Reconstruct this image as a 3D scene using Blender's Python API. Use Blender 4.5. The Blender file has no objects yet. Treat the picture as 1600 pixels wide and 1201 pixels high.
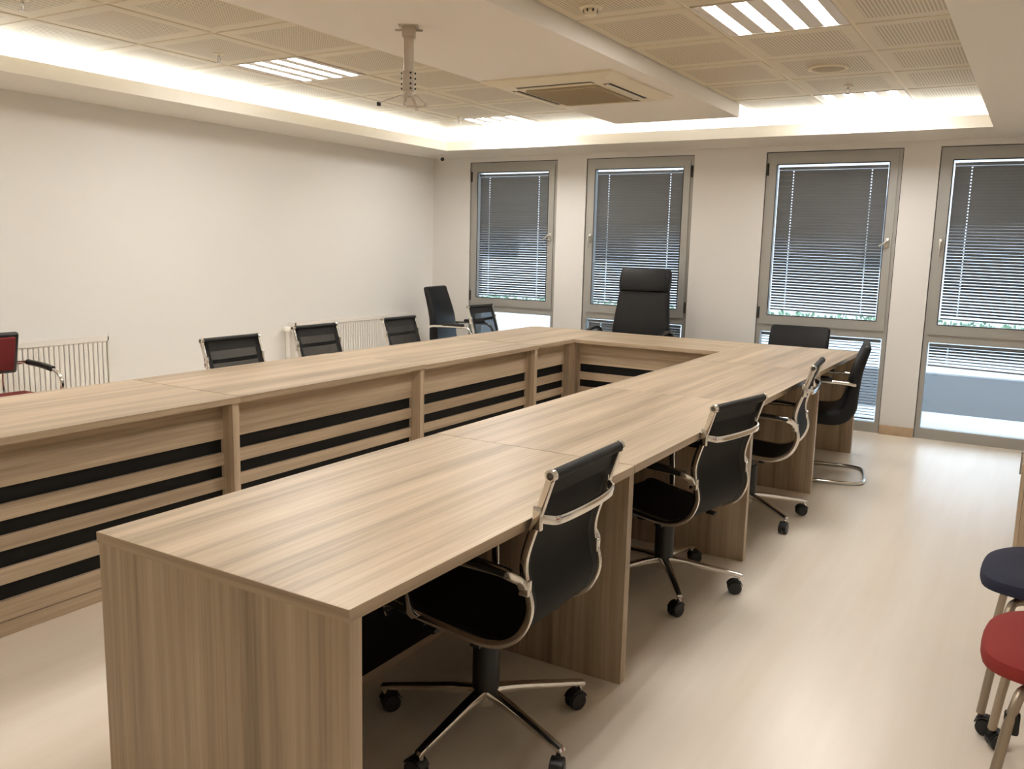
import bpy, bmesh, math, random
from mathutils import Vector, Matrix, Euler
random.seed(7)
scene = bpy.context.scene
COL = scene.collection
PI = math.pi

# ---------------------------------------------------------------- camera
YAW, PITCH, ROLL, CAM_H, F_PX = 0.5433, -0.159, 0.0237, 1.4472, 1351.5
cam_data = bpy.data.cameras.new('camera')
cam_data.sensor_width = 36.0
cam_data.lens = F_PX * 36.0 / 1600.0
cam_data.clip_start = 0.02
cam = bpy.data.objects.new('camera', cam_data)
COL.objects.link(cam)
fw = Vector((-math.sin(YAW) * math.cos(PITCH), math.cos(YAW) * math.cos(PITCH), math.sin(PITCH)))
rt = Vector((math.cos(YAW), math.sin(YAW), 0.0))
up = rt.cross(fw)
r2 = rt * math.cos(ROLL) + up * math.sin(ROLL)
u2 = -rt * math.sin(ROLL) + up * math.cos(ROLL)
cam.matrix_world = Matrix(((r2.x, u2.x, -fw.x, 0), (r2.y, u2.y, -fw.y, 0), (r2.z, u2.z, -fw.z, CAM_H), (0, 0, 0, 1)))
scene.camera = cam

# ---------------------------------------------------------------- light and exposure
SKY = 5.2            # overcast sky outside
PANEL = 60.0         # recessed ceiling light strips
COVE = 42.0          # strips hidden in the cove
world = bpy.data.worlds.new('overcast_sky')
scene.world = world
world.use_nodes = True
wn = world.node_tree.nodes
wn['Background'].inputs['Color'].default_value = (0.76, 0.88, 1.0, 1)
wn['Background'].inputs['Strength'].default_value = SKY
vs = scene.view_settings
vs.view_transform = 'Standard'
vs.look = 'None'
vs.gamma = 1.0
vs.use_curve_mapping = False
vs.exposure = 0.0
cy = scene.cycles
cy.max_bounces = 10
cy.diffuse_bounces = 6
cy.glossy_bounces = 4
cy.transparent_max_bounces = 16
cy.sample_clamp_indirect = 8.0
cy.caustics_reflective = False
cy.caustics_refractive = False
cy.use_denoising = True

# ---------------------------------------------------------------- materials
def lin(r, g, b):
    f = lambda c: (c / 255 / 12.92) if c / 255 <= 0.04045 else ((c / 255 + 0.055) / 1.055) ** 2.4
    return (f(r), f(g), f(b), 1)

def mat(name, color, rough=0.5, metal=0.0, bump=0.0, bscale=200.0, coat=0.0, var=0.0, vscale=3.0, spec=0.5):
    m = bpy.data.materials.new(name)
    m.use_nodes = True
    nt = m.node_tree
    b = nt.nodes['Principled BSDF']
    b.inputs['Base Color'].default_value = color
    b.inputs['Roughness'].default_value = rough
    b.inputs['Metallic'].default_value = metal
    b.inputs['Coat Weight'].default_value = coat
    b.inputs['Specular IOR Level'].default_value = spec
    tc = nt.nodes.new('ShaderNodeTexCoord')
    if var:
        n = nt.nodes.new('ShaderNodeTexNoise')
        n.inputs['Scale'].default_value = vscale
        nt.links.new(tc.outputs['Object'], n.inputs['Vector'])
        mx = nt.nodes.new('ShaderNodeMixRGB')
        mx.blend_type = 'MULTIPLY'
        mx.inputs['Fac'].default_value = var
        mx.inputs['Color1'].default_value = color
        nt.links.new(n.outputs['Fac'], mx.inputs['Color2'])
        nt.links.new(mx.outputs['Color'], b.inputs['Base Color'])
    if bump:
        n2 = nt.nodes.new('ShaderNodeTexNoise')
        n2.inputs['Scale'].default_value = bscale
        nt.links.new(tc.outputs['Object'], n2.inputs['Vector'])
        bp = nt.nodes.new('ShaderNodeBump')
        bp.inputs['Strength'].default_value = bump
        bp.inputs['Distance'].default_value = 0.002
        nt.links.new(n2.outputs['Fac'], bp.inputs['Height'])
        nt.links.new(bp.outputs['Normal'], b.inputs['Normal'])
    return m

def emit(name, color, strength):
    m = bpy.data.materials.new(name)
    m.use_nodes = True
    nt = m.node_tree
    nt.nodes.remove(nt.nodes['Principled BSDF'])
    e = nt.nodes.new('ShaderNodeEmission')
    e.inputs['Color'].default_value = color
    e.inputs['Strength'].default_value = strength
    nt.links.new(e.outputs[0], nt.nodes['Material Output'].inputs['Surface'])
    return m

def wood(name, axis, tint=1.0):
    """striped light brown laminate, grain running along one object axis"""
    m = bpy.data.materials.new(name)
    m.use_nodes = True
    nt = m.node_tree
    L = nt.links.new
    b = nt.nodes['Principled BSDF']
    tc = nt.nodes.new('ShaderNodeTexCoord')
    oi = nt.nodes.new('ShaderNodeObjectInfo')
    add = nt.nodes.new('ShaderNodeVectorMath'); add.operation = 'ADD'
    mul = nt.nodes.new('ShaderNodeVectorMath'); mul.operation = 'SCALE'
    cmb = nt.nodes.new('ShaderNodeCombineXYZ')
    for k in 'XYZ':
        L(oi.outputs['Random'], cmb.inputs[k])
    L(cmb.outputs[0], mul.inputs[0]); mul.inputs['Scale'].default_value = 37.0
    L(tc.outputs['Object'], add.inputs[0]); L(mul.outputs[0], add.inputs[1])
    def layer(along, across, detail, rough=0.55, dist=0.0):
        mp = nt.nodes.new('ShaderNodeMapping')
        s = [across] * 3
        s[axis] = along
        mp.inputs['Scale'].default_value = s
        L(add.outputs[0], mp.inputs['Vector'])
        n = nt.nodes.new('ShaderNodeTexNoise')
        n.inputs['Scale'].default_value = 1.0
        n.inputs['Detail'].default_value = detail
        n.inputs['Roughness'].default_value = rough
        n.inputs['Distortion'].default_value = dist
        L(mp.outputs[0], n.inputs['Vector'])
        return n.outputs['Fac']
    a = layer(0.35, 13.0, 2.0, 0.5, 0.25)
    f = layer(1.6, 75.0, 3.0)
    g = layer(6.0, 260.0, 2.0)
    def mix(x, y, w):
        q = nt.nodes.new('ShaderNodeMix'); q.data_type = 'FLOAT'
        q.inputs[0].default_value = w
        L(x, q.inputs[2]); L(y, q.inputs[3])
        return q.outputs[0]
    h = mix(mix(a, f, 0.34), g, 0.14)
    cr = nt.nodes.new('ShaderNodeValToRGB')
    e = cr.color_ramp.elements
    e[0].position = 0.33; e[1].position = 0.70
    e[0].color = [c * tint for c in lin(139, 121, 100)[:3]] + [1]
    e[1].color = [c * tint for c in lin(210, 191, 166)[:3]] + [1]
    k = e.new(0.5); k.color = [c * tint for c in lin(179, 159, 134)[:3]] + [1]
    L(h, cr.inputs['Fac'])
    L(cr.outputs['Color'], b.inputs['Base Color'])
    b.inputs['Roughness'].default_value = 0.38
    bp = nt.nodes.new('ShaderNodeBump')
    bp.inputs['Strength'].default_value = 0.08
    bp.inputs['Distance'].default_value = 0.001
    L(g, bp.inputs['Height']); L(bp.outputs['Normal'], b.inputs['Normal'])
    return m

def floor_mat():
    m = bpy.data.materials.new('pale_wood_floor')
    m.use_nodes = True
    nt = m.node_tree
    L = nt.links.new
    b = nt.nodes['Principled BSDF']
    tc = nt.nodes.new('ShaderNodeTexCoord')
    def layer(sx, sy, detail):
        mp = nt.nodes.new('ShaderNodeMapping')
        mp.inputs['Scale'].default_value = (sx, sy, 1)
        L(tc.outputs['Object'], mp.inputs['Vector'])
        n = nt.nodes.new('ShaderNodeTexNoise')
        n.inputs['Scale'].default_value = 1.0
        n.inputs['Detail'].default_value = detail
        L(mp.outputs[0], n.inputs['Vector'])
        return n.outputs['Fac']
    a = layer(5.0, 0.45, 2.0)
    f = layer(42.0, 1.5, 3.0)
    q = nt.nodes.new('ShaderNodeMix'); q.data_type = 'FLOAT'
    q.inputs[0].default_value = 0.16
    L(a, q.inputs[2]); L(f, q.inputs[3])
    cr = nt.nodes.new('ShaderNodeValToRGB')
    e = cr.color_ramp.elements
    e[0].position = 0.30; e[1].position = 0.72
    e[0].color = lin(234, 221, 203); e[1].color = lin(248, 239, 225)
    L(q.outputs[0], cr.inputs['Fac'])
    L(cr.outputs['Color'], b.inputs['Base Color'])
    b.inputs['Roughness'].default_value = 0.30
    b.inputs['Coat Weight'].default_value = 0.10
    b.inputs['Coat Roughness'].default_value = 0.25
    return m

def tile_mat():
    """beige metal ceiling tile with a field of small round perforations inside a plain border"""
    m = bpy.data.materials.new('perforated_ceiling_tile')
    m.use_nodes = True
    nt = m.node_tree
    L = nt.links.new
    b = nt.nodes['Principled BSDF']
    tc = nt.nodes.new('ShaderNodeTexCoord')
    sp = nt.nodes.new('ShaderNodeSeparateXYZ')
    L(tc.outputs['Object'], sp.inputs[0])
    def M(op, a, bb=None, c=None):
        n = nt.nodes.new('ShaderNodeMath'); n.operation = op
        for i, v in enumerate((a, bb, c)):
            if v is None: continue
            if isinstance(v, (int, float)): n.inputs[i].default_value = v
            else: L(v, n.inputs[i])
        return n.outputs[0]
    pitch, rad, half = 0.0165, 0.0046, 0.222
    def cell(o):
        return M('SUBTRACT', M('FRACT', M('DIVIDE', M('ADD', o, 5.0), pitch)), 0.5)
    cx, cyy = cell(sp.outputs['X']), cell(sp.outputs['Y'])
    d = M('SQRT', M('ADD', M('MULTIPLY', cx, cx), M('MULTIPLY', cyy, cyy)))
    hole = M('LESS_THAN', d, rad / pitch)
    inx = M('LESS_THAN', M('ABSOLUTE', sp.outputs['X']), half)
    iny = M('LESS_THAN', M('ABSOLUTE', sp.outputs['Y']), half)
    fac = M('MULTIPLY', hole, M('MULTIPLY', inx, iny))
    mx = nt.nodes.new('ShaderNodeMixRGB')
    mx.inputs['Color1'].default_value = lin(212, 201, 178)
    mx.inputs['Color2'].default_value = lin(128, 110, 84)
    L(fac, mx.inputs['Fac'])
    L(mx.outputs['Color'], b.inputs['Base Color'])
    b.inputs['Roughness'].default_value = 0.55
    return m

def mesh_fabric(name, opacity, color=(0.010, 0.010, 0.010, 1)):
    m = bpy.data.materials.new(name)
    m.use_nodes = True
    nt = m.node_tree
    b = nt.nodes['Principled BSDF']
    b.inputs['Base Color'].default_value = color
    b.inputs['Roughness'].default_value = 0.7
    b.inputs['Specular IOR Level'].default_value = 0.25
    tr = nt.nodes.new('ShaderNodeBsdfTransparent')
    mx = nt.nodes.new('ShaderNodeMixShader')
    mx.inputs['Fac'].default_value = opacity
    nt.links.new(tr.outputs[0], mx.inputs[1]); nt.links.new(b.outputs[0], mx.inputs[2])
    nt.links.new(mx.outputs[0], nt.nodes['Material Output'].inputs['Surface'])
    return m

def glass_mat():
    m = bpy.data.materials.new('window_glass')
    m.use_nodes = True
    nt = m.node_tree
    nt.nodes.remove(nt.nodes['Principled BSDF'])
    tr = nt.nodes.new('ShaderNodeBsdfTransparent')
    tr.inputs['Color'].default_value = (0.93, 0.96, 0.97, 1)
    gl = nt.nodes.new('ShaderNodeBsdfGlossy')
    gl.inputs['Roughness'].default_value = 0.02
    fr = nt.nodes.new('ShaderNodeFresnel')
    fr.inputs['IOR'].default_value = 1.45
    mx = nt.nodes.new('ShaderNodeMixShader')
    nt.links.new(fr.outputs[0], mx.inputs[0])
    nt.links.new(tr.outputs[0], mx.inputs[1]); nt.links.new(gl.outputs[0], mx.inputs[2])
    nt.links.new(mx.outputs[0], nt.nodes['Material Output'].inputs['Surface'])
    return m

M = {
    'wall': mat('white_wall_paint', lin(237, 235, 231), 0.75, bump=0.05, bscale=120),
    'wallback': mat('shaded_white_wall_paint', lin(224, 221, 217), 0.75, bump=0.05, bscale=120),  # white wall paint greyed: the window wall's dimmer light is put into the colour
    'gypsum': mat('white_ceiling_paint', lin(235, 230, 222), 0.8, bump=0.04, bscale=90),
    'tile': tile_mat(),
    'grid': mat('ceiling_grid_metal', lin(226, 214, 190), 0.45),
    'plate': mat('light_fitting_metal', lin(214, 206, 196), 0.4),
    'led': emit('light_strip_glow', (1.0, 0.965, 0.925, 1), PANEL),
    'cove': emit('cove_strip_glow', (0.95, 1.0, 0.97, 1), COVE),
    'floor': floor_mat(),
    'woodx': wood('laminate_grain_x', 0), 'woody': wood('laminate_grain_y', 1), 'woodz': wood('laminate_grain_z', 2),
    'skirt': mat('wood_skirting', lin(196, 170, 140), 0.45, var=0.3, vscale=20),
    'blackboard': mat('black_panel', (0.0055, 0.0055, 0.005, 1), 0.6, spec=0.25),
    'alu': mat('grey_window_frame', lin(168, 166, 160), 0.42, metal=0.25, bump=0.03, bscale=300),
    'gasket': mat('dark_gasket', lin(48, 46, 43), 0.6),
    'slat': mat('grey_blind_slat', lin(118, 123, 128), 0.38, metal=0.2),
    'cord': mat('white_blind_cord', lin(150, 150, 148), 0.7),
    'glass': glass_mat(),
    'chrome': mat('polished_chrome', (0.80, 0.78, 0.74, 1), 0.13, metal=1.0),
    'satin': mat('satin_nickel', (0.66, 0.64, 0.60, 1), 0.28, metal=1.0),
    'black': mat('black_plastic', (0.012, 0.012, 0.012, 1), 0.42),
    'rubber': mat('black_rubber', (0.009, 0.009, 0.009, 1), 0.65),
    'sling': mesh_fabric('black_mesh_dense', 0.992, (0.0075, 0.0078, 0.007, 1)),
    'slingopen': mesh_fabric('black_mesh_open', 0.67),
    'hem': mat('black_webbing', (0.008, 0.008, 0.008, 1), 0.7, bump=0.2, bscale=600),
    'leather': mat('black_leather', (0.010, 0.010, 0.0105, 1), 0.5, bump=0.25, bscale=260, spec=0.3),
    'redfabric': mat('brick_red_fabric', lin(146, 42, 35), 0.85, bump=0.3, bscale=700, var=0.15, vscale=60),
    'darkred': mat('dark_red_fabric', lin(118, 34, 34), 0.85, bump=0.3, bscale=700),
    'navy': mat('navy_fabric', lin(36, 39, 62), 0.85, bump=0.3, bscale=700, var=0.15, vscale=60),
    'greytube': mat('grey_painted_steel', lin(168, 154, 136), 0.35, metal=0.5),
    'radiator': mat('white_enamel', lin(238, 234, 226), 0.4),
    'acplastic': mat('cream_plastic', lin(226, 216, 192), 0.45),
    'acgrille': mat('cream_grille', lin(170, 156, 128), 0.6),
    'slot': mat('dark_slot', lin(40, 34, 26), 0.7),
    'mount': mat('grey_mount_metal', lin(190, 178, 162), 0.4, metal=0.2),
    'asphalt': mat('asphalt', lin(66, 67, 70), 0.9, var=0.3, vscale=8),
    'concrete': mat('pale_paving', lin(176, 180, 184), 0.85, var=0.2, vscale=3),
    'facade': mat('pale_render_facade', lin(232, 234, 238), 0.85, var=0.15, vscale=1.2),
    'leaf': mat('hedge_leaves', lin(120, 152, 122), 0.7, var=0.5, vscale=30),
    'bluefolder': mat('blue_card', lin(60, 80, 140), 0.5),
}

# ---------------------------------------------------------------- mesh helpers
class MB:
    def __init__(s):
        s.v, s.f, s.sm = [], [], []
    def add(s, vs, fs, smooth=False, T=None):
        o = len(s.v)
        for p in vs:
            p = Vector(p)
            s.v.append(tuple(T @ p) if T else tuple(p))
        for f in fs:
            s.f.append(tuple(i + o for i in f)); s.sm.append(smooth)
        return s
    def box(s, x0, x1, y0, y1, z0, z1, T=None):
        v = [(x, y, z) for z in (z0, z1) for y in (y0, y1) for x in (x0, x1)]
        f = [(0, 2, 3, 1), (4, 5, 7, 6), (0, 1, 5, 4), (2, 6, 7, 3), (0, 4, 6, 2), (1, 3, 7, 5)]
        return s.add(v, f, False, T)
    def rbox(s, x0, x1, y0, y1, z0, z1, r=0.01, seg=2, T=None, smooth=True):
        bm = bmesh.new()
        bmesh.ops.create_cube(bm, size=1.0)
        for q in bm.verts:
            q.co = Vector(((x0 + x1) / 2 + q.co.x * (x1 - x0), (y0 + y1) / 2 + q.co.y * (y1 - y0), (z0 + z1) / 2 + q.co.z * (z1 - z0)))
        r = min(r, 0.49 * min(x1 - x0, y1 - y0, z1 - z0))
        bmesh.ops.bevel(bm, geom=bm.edges[:] + bm.verts[:], offset=r, segments=seg, profile=0.5, affect='EDGES')
        bm.verts.index_update()
        s.add([q.co.copy() for q in bm.verts], [[q.index for q in f.verts] for f in bm.faces], smooth, T)
        bm.free()
        return s
    def lathe(s, prof, n=24, T=None, smooth=True):
        vs, fs = [], []
        for r, z in prof:
            for i in range(n):
                a = 2 * PI * i / n
                vs.append((r * math.cos(a), r * math.sin(a), z))
        for j in range(len(prof) - 1):
            for i in range(n):
                k = (i + 1) % n
                fs.append((j * n + i, j * n + k, (j + 1) * n + k, (j + 1) * n + i))
        fs.append(tuple(range(n))[::-1]); fs.append(tuple((len(prof) - 1) * n + i for i in range(n)))
        return s.add(vs, fs, smooth, T)
    def sweep(s, path, prof, side=None, closed=False, caps=True, smooth=True, T=None, scales=None):
        """prof: 2D points (a along side axis, b along the other); side: fixed side axis or None for parallel transport"""
        P = [Vector(p) for p in path]
        n, k = len(P), len(prof)
        vs, fs = [], []
        prev = None
        for i in range(n):
            if closed: t = P[(i + 1) % n] - P[i - 1]
            elif i == 0: t = P[1] - P[0]
            elif i == n - 1: t = P[-1] - P[-2]
            else: t = (P[i + 1] - P[i]).normalized() + (P[i] - P[i - 1]).normalized()
            t.normalize()
            if side is not None:
                a = Vector(side)
                a = (a - t * a.dot(t)).normalized()
            else:
                if prev is None:
                    ref = Vector((0, 0, 1)) if abs(t.z) < 0.9 else Vector((1, 0, 0))
                    a = ref.cross(t).normalized()
                else:
                    a = (prev - t * prev.dot(t)).normalized()
            prev = a
            b = t.cross(a)
            sa, sb = (scales[i] if scales else (1, 1))
            for (u, w) in prof:
                vs.append(P[i] + a * (u * sa) + b * (w * sb))
        m = n if closed else n - 1
        for i in range(m):
            for j in range(k):
                j2, i2 = (j + 1) % k, (i + 1) % n
                fs.append((i * k + j, i * k + j2, i2 * k + j2, i2 * k + j))
        if caps and not closed:
            fs.append(tuple(range(k))[::-1]); fs.append(tuple((n - 1) * k + j for j in range(k)))
        return s.add(vs, fs, smooth, T)
    def tube(s, path, r, n=10, closed=False, T=None):
        return s.sweep(path, circ(r, n), closed=closed, T=T)
    def cyl(s, p, q, r, n=14, T=None):
        return s.sweep([p, q], circ(r, n), T=T)
    def build(s, name, m, parent=None, loc=None):
        me = bpy.data.meshes.new(name)
        me.from_pydata(s.v, [], s.f)
        me.polygons.foreach_set('use_smooth', s.sm)
        me.update()
        bm = bmesh.new(); bm.from_mesh(me)
        bmesh.ops.recalc_face_normals(bm, faces=bm.faces[:])
        for e in bm.edges:
            if len(e.link_faces) == 2 and e.calc_face_angle(0) > 0.7: e.smooth = False
        bm.to_mesh(me); bm.free()
        me.materials.append(m if not isinstance(m, str) else M[m])
        o = bpy.data.objects.new(name, me)
        COL.objects.link(o)
        if parent: o.parent = parent
        if loc: o.location = loc
        return o

def circ(r, n=10):
    return [(r * math.cos(2 * PI * i / n), r * math.sin(2 * PI * i / n)) for i in range(n)]
def rect(w, h):
    return [(-w / 2, -h / 2), (w / 2, -h / 2), (w / 2, h / 2), (-w / 2, h / 2)]
def rrect(w, h, r, n=4):
    out = []
    for cx_, cy_, a0 in ((w / 2 - r, h / 2 - r, 0), (-w / 2 + r, h / 2 - r, 90), (-w / 2 + r, -h / 2 + r, 180), (w / 2 - r, -h / 2 + r, 270)):
        for i in range(n + 1):
            a = math.radians(a0 + 90 * i / n)
            out.append((cx_ + r * math.cos(a), cy_ + r * math.sin(a)))
    return out
def smooth_path(pts, per=5, closed=False):
    P = [Vector(p) for p in pts]
    out = []
    n = len(P)
    for i in range(n if closed else n - 1):
        p0 = P[i - 1] if (i > 0 or closed) else P[0] * 2 - P[1]
        p1, p2 = P[i], P[(i + 1) % n]
        p3 = P[(i + 2) % n] if (i + 2 < n or closed) else P[-1] * 2 - P[-2]
        for k in range(per):
            t = k / per
            out.append(0.5 * ((2 * p1) + (p2 - p0) * t + (2 * p0 - 5 * p1 + 4 * p2 - p3) * t * t + (3 * p1 - p0 - 3 * p2 + p3) * t ** 3))
    if not closed: out.append(P[-1])
    return out

def empty(name, loc, rz=0.0):
    o = bpy.data.objects.new(name, None)
    o.empty_display_size = 0.1
    COL.objects.link(o)
    o.location = loc
    o.rotation_euler = (0, 0, rz)
    return o
def tag(o, label, cat, group=None):
    o['label'] = label; o['category'] = cat
    if group: o['group'] = group
    return o
def struct(o):
    o['kind'] = 'structure'
    return o
def copy_tree(o, parent=None):
    c = o.copy()
    COL.objects.link(c)
    if parent is not None:
        c.parent = parent
    for ch in o.children:
        copy_tree(ch, c)
    return c
def bx(name, m, x0, x1, y0, y1, z0, z1, parent=None):
    """box with its origin at its own centre"""
    c = Vector(((x0 + x1) / 2, (y0 + y1) / 2, (z0 + z1) / 2))
    b = MB().box(x0 - c.x, x1 - c.x, y0 - c.y, y1 - c.y, z0 - c.z, z1 - c.z)
    return b.build(name, m, parent, c)

# ---------------------------------------------------------------- the room
XL, XR, YB, YF = -5.55, 1.60, 7.50, -2.7
ZS, ZT, ZL = 2.32, 2.50, 2.405           # soffit underside, tile plane, top of the cove lip
LX, RX, LY, FY = -4.94, -0.385, 6.88, -1.9   # inner edges of the soffit opening
SLAB = 2.62
struct(bx('floor', 'floor', XL - .25, XR + .2, YF - .2, YB + .25, -0.06, 0.0))
struct(bx('wall_left', 'wall', XL - .2, XL, YF, YB, 0, SLAB))
struct(bx('wall_right', 'wall', XR, XR + .2, YF, YB, 0, SLAB))
struct(bx('wall_front', 'wall', XL - .2, XR + .2, YF - .2, YF, 0, SLAB))
WIN = [(-5.085, -4.075), (-3.765, -2.712), (-2.080, -1.015), (-0.755, 0.290)]
WZ = 2.272
wb = MB()
xs = [XL - .2] + [q for w in WIN for q in w] + [XR + .2]
for i in range(0, len(xs), 2):
    wb.box(xs[i], xs[i + 1], YB, YB + .25, 0, SLAB)
for a, b in WIN:
    wb.box(a, b, YB, YB + .25, WZ, SLAB)
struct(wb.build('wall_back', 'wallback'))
n = 0
for i in range(0, len(xs), 2):
    x0, x1 = max(xs[i], XL), min(xs[i + 1], XR)
    o = MB().box(x0 + .002, x1 - .002, YB - .014, YB, 0, .075).build('baseboard_back', 'skirt')
    struct(o)
struct(bx('baseboard_left', 'skirt', XL, XL + .014, YF, YB - .015, 0, .075))
struct(bx('baseboard_right', 'skirt', XR - .014, XR, YF, YB - .015, 0, .075))

# ceiling: slab, dropped soffit ring, beam, hung tiles
ceil = struct(bx('ceiling', 'gypsum', XL - .2, XR + .2, YF - .2, YB + .25, SLAB - .06, SLAB + .08))
def cchild(o):
    o.parent = ceil
    o.matrix_parent_inverse = Matrix.Translation(-ceil.location)
    return o
sf = MB()
t_ = .018
sf.box(XL, LX - t_, YF, YB, ZS, ZS + .03); sf.box(RX + t_, XR, YF, YB, ZS, ZS + .03)
sf.box(LX - t_, RX + t_, LY + t_, YB, ZS, ZS + .03); sf.box(LX - t_, RX + t_, YF, FY - t_, ZS, ZS + .03)
sf.box(LX - t_, LX, FY - t_, LY + t_, ZS, ZL); sf.box(RX, RX + t_, FY - t_, LY + t_, ZS, ZL)
sf.box(LX, RX, LY, LY + t_, ZS, ZL); sf.box(LX, RX, FY - t_, FY, ZS, ZL)
cchild(sf.build('soffit', 'gypsum'))
CB = .30                                                   # depth of the cove behind the lip
rc = MB()
rc.box(XL, LX - CB, YF, YB, ZS + .03, SLAB - .06); rc.box(RX + CB, XR, YF, YB, ZS + .03, SLAB - .06)
rc.box(LX - CB, RX + CB, LY + CB, YB, ZS + .03, SLAB - .06); rc.box(LX - CB, RX + CB, YF, FY - CB, ZS + .03, SLAB - .06)
cchild(rc.build('cove_wall', 'gypsum'))
BX0, BX1, BY1, BZ = -2.985, -2.005, 6.43, 2.41
cchild(MB().box(BX0, BX1, FY - CB, BY1, BZ, SLAB - .06).build('beam', 'gypsum'))
P = 0.606
ygrid = [2.595 + P * k for k in range(-8, 8)] + [LY + CB]
ygrid = [FY - CB] + [y for y in ygrid if y > FY - CB + .1]
xl_grid = [LX - CB, -4.985, -4.385, -3.785, -3.185, BX0]
xr_grid = [BX1, -1.452, -0.868, -0.285, RX + CB]
LIGHT_CELLS = []
tile_cache = {}
def tile(x0, x1, y0, y1):
    w, d = x1 - x0, y1 - y0
    if w < .05 or d < .05: return
    key = (round(w, 3), round(d, 3))
    if key not in tile_cache:
        g, e, h = .007, .004, .008
        a, b = w / 2 - g, d / 2 - g
        mb = MB()
        vs = [(-a, -b, 0), (a, -b, 0), (a, b, 0), (-a, b, 0)]
        lo = [(-a + e, -b + e, -h), (a - e, -b + e, -h), (a - e, b - e, -h), (-a + e, b - e, -h)]
        mb.add(vs + lo, [(0, 1, 2, 3), (7, 6, 5, 4), (0, 4, 5, 1), (1, 5, 6, 2), (2, 6, 7, 3), (3, 7, 4, 0)])
        o = mb.build('tile', 'tile')
        tile_cache[key] = o.data
        o.location = ((x0 + x1) / 2, (y0 + y1) / 2, ZT + .004)
    else:
        o = bpy.data.objects.new('tile', tile_cache[key])
        COL.objects.link(o)
        o.location = ((x0 + x1) / 2, (y0 + y1) / 2, ZT + .004)
    cchild(o)
bars = []
light_rows = [(y0, y1) for y0, y1 in zip(ygrid, ygrid[1:]) if min(abs(y0 - q) for q in (1.383, 3.807, 6.231)) < .02]
for grid, lightcol in ((xl_grid, -4.385), (xr_grid, -1.452)):
    for x0, x1 in zip(grid, grid[1:]):
        for y0, y1 in zip(ygrid, ygrid[1:]):
            if abs(x0 - lightcol) < .01 and (y0, y1) in light_rows:
                LIGHT_CELLS.append((x0, x1, y0, y1))
                continue
            tile(x0, x1, y0, min(y1, 99))
    for x in grid[1:-1]:
        cchild(bx('grid_bar', 'grid', x - .012, x + .012, ygrid[0], ygrid[-1], ZT + .001, ZT + .03))
    for y in ygrid[1:-1]:
        cchild(bx('grid_bar', 'grid', grid[0], grid[-1], y - .012, y + .012, ZT + .0015, ZT + .0295))

# recessed light fittings
where = {(0, 0): 'left field, nearest the camera', (0, 1): 'left field, beside the projector bracket',
         (0, 2): 'left field, by the window cove',
         (1, 0): 'right field, nearest the camera', (1, 1): 'right field, beside the round speaker',
         (1, 2): 'right field, by the window cove'}
proto = None
for (x0, x1, y0, y1) in LIGHT_CELLS:
    cxx, cyy = (x0 + x1) / 2, (y0 + y1) / 2
    key = (0 if x0 < -3 else 1, min(range(3), key=lambda i: abs(y0 - (1.383, 3.807, 6.231)[i])))
    r = empty('ceiling_light', (cxx, cyy, ZT))
    if proto is None:
        hw, hd = .282, .291
        fr = MB()
        fr.box(-hw, -hw + .012, -hd, hd, -.006, .05); fr.box(hw - .012, hw, -hd, hd, -.006, .05)
        fr.box(-hw, hw, -hd, -hd + .012, -.006, .05); fr.box(-hw, hw, hd - .012, hd, -.006, .05)
        frame_me = fr.build('frame', 'plate', r)
        for k in range(5):
            cx_ = -hw + .012 + k * ((2 * hw - .024) / 4)
            w_ = .037
            a0, a1 = max(cx_ - w_, -hw + .012), min(cx_ + w_, hw - .012)
            MB().box(a0, a1, -hd + .012, hd - .012, -.004, .012).build('reflector', 'plate', r)
        for k in range(4):
            c0 = -hw + .012 + (k + .5) * ((2 * hw - .024) / 4)
            MB().box(c0 - .0315, c0 + .0315, -hd + .013, hd - .013, -.0035, .010).build('diffuser_strip', 'led', r)
        proto = r
    else:
        for ch in proto.children:
            c = ch.copy(); COL.objects.link(c); c.parent = r
    tag(r, 'square ceiling light with four glowing strips, ' + where[key], 'ceiling light', 'recessed ceiling lights')

# cove strips
def cove_strip(p0, p1, label):
    d = (p1 - p0).normalized()
    s = Vector((-d.y, d.x, 0)) * .006
    z0, z1 = ZS + .03, ZL + .004
    o = MB().add([p0 + s + Vector((0, 0, z0)), p0 - s + Vector((0, 0, z0)), p1 - s + Vector((0, 0, z0)), p1 + s + Vector((0, 0, z0)),
                  p0 + s + Vector((0, 0, z1)), p0 - s + Vector((0, 0, z1)), p1 - s + Vector((0, 0, z1)), p1 + s + Vector((0, 0, z1))],
                 [(0, 1, 2, 3), (4, 7, 6, 5), (0, 4, 5, 1), (1, 5, 6, 2), (2, 6, 7, 3), (3, 7, 4, 0)]).build('cove_light_strip', 'cove')
    tag(o, label, 'light strip', 'cove light strips')
OFF = .055
cove_strip(Vector((LX - OFF, FY, 0)), Vector((LX - OFF, LY, 0)), 'white light strip hidden in the ceiling cove along the left wall')
cove_strip(Vector((LX, LY + OFF, 0)), Vector((RX, LY + OFF, 0)), 'white light strip hidden in the ceiling cove along the window wall')

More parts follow.
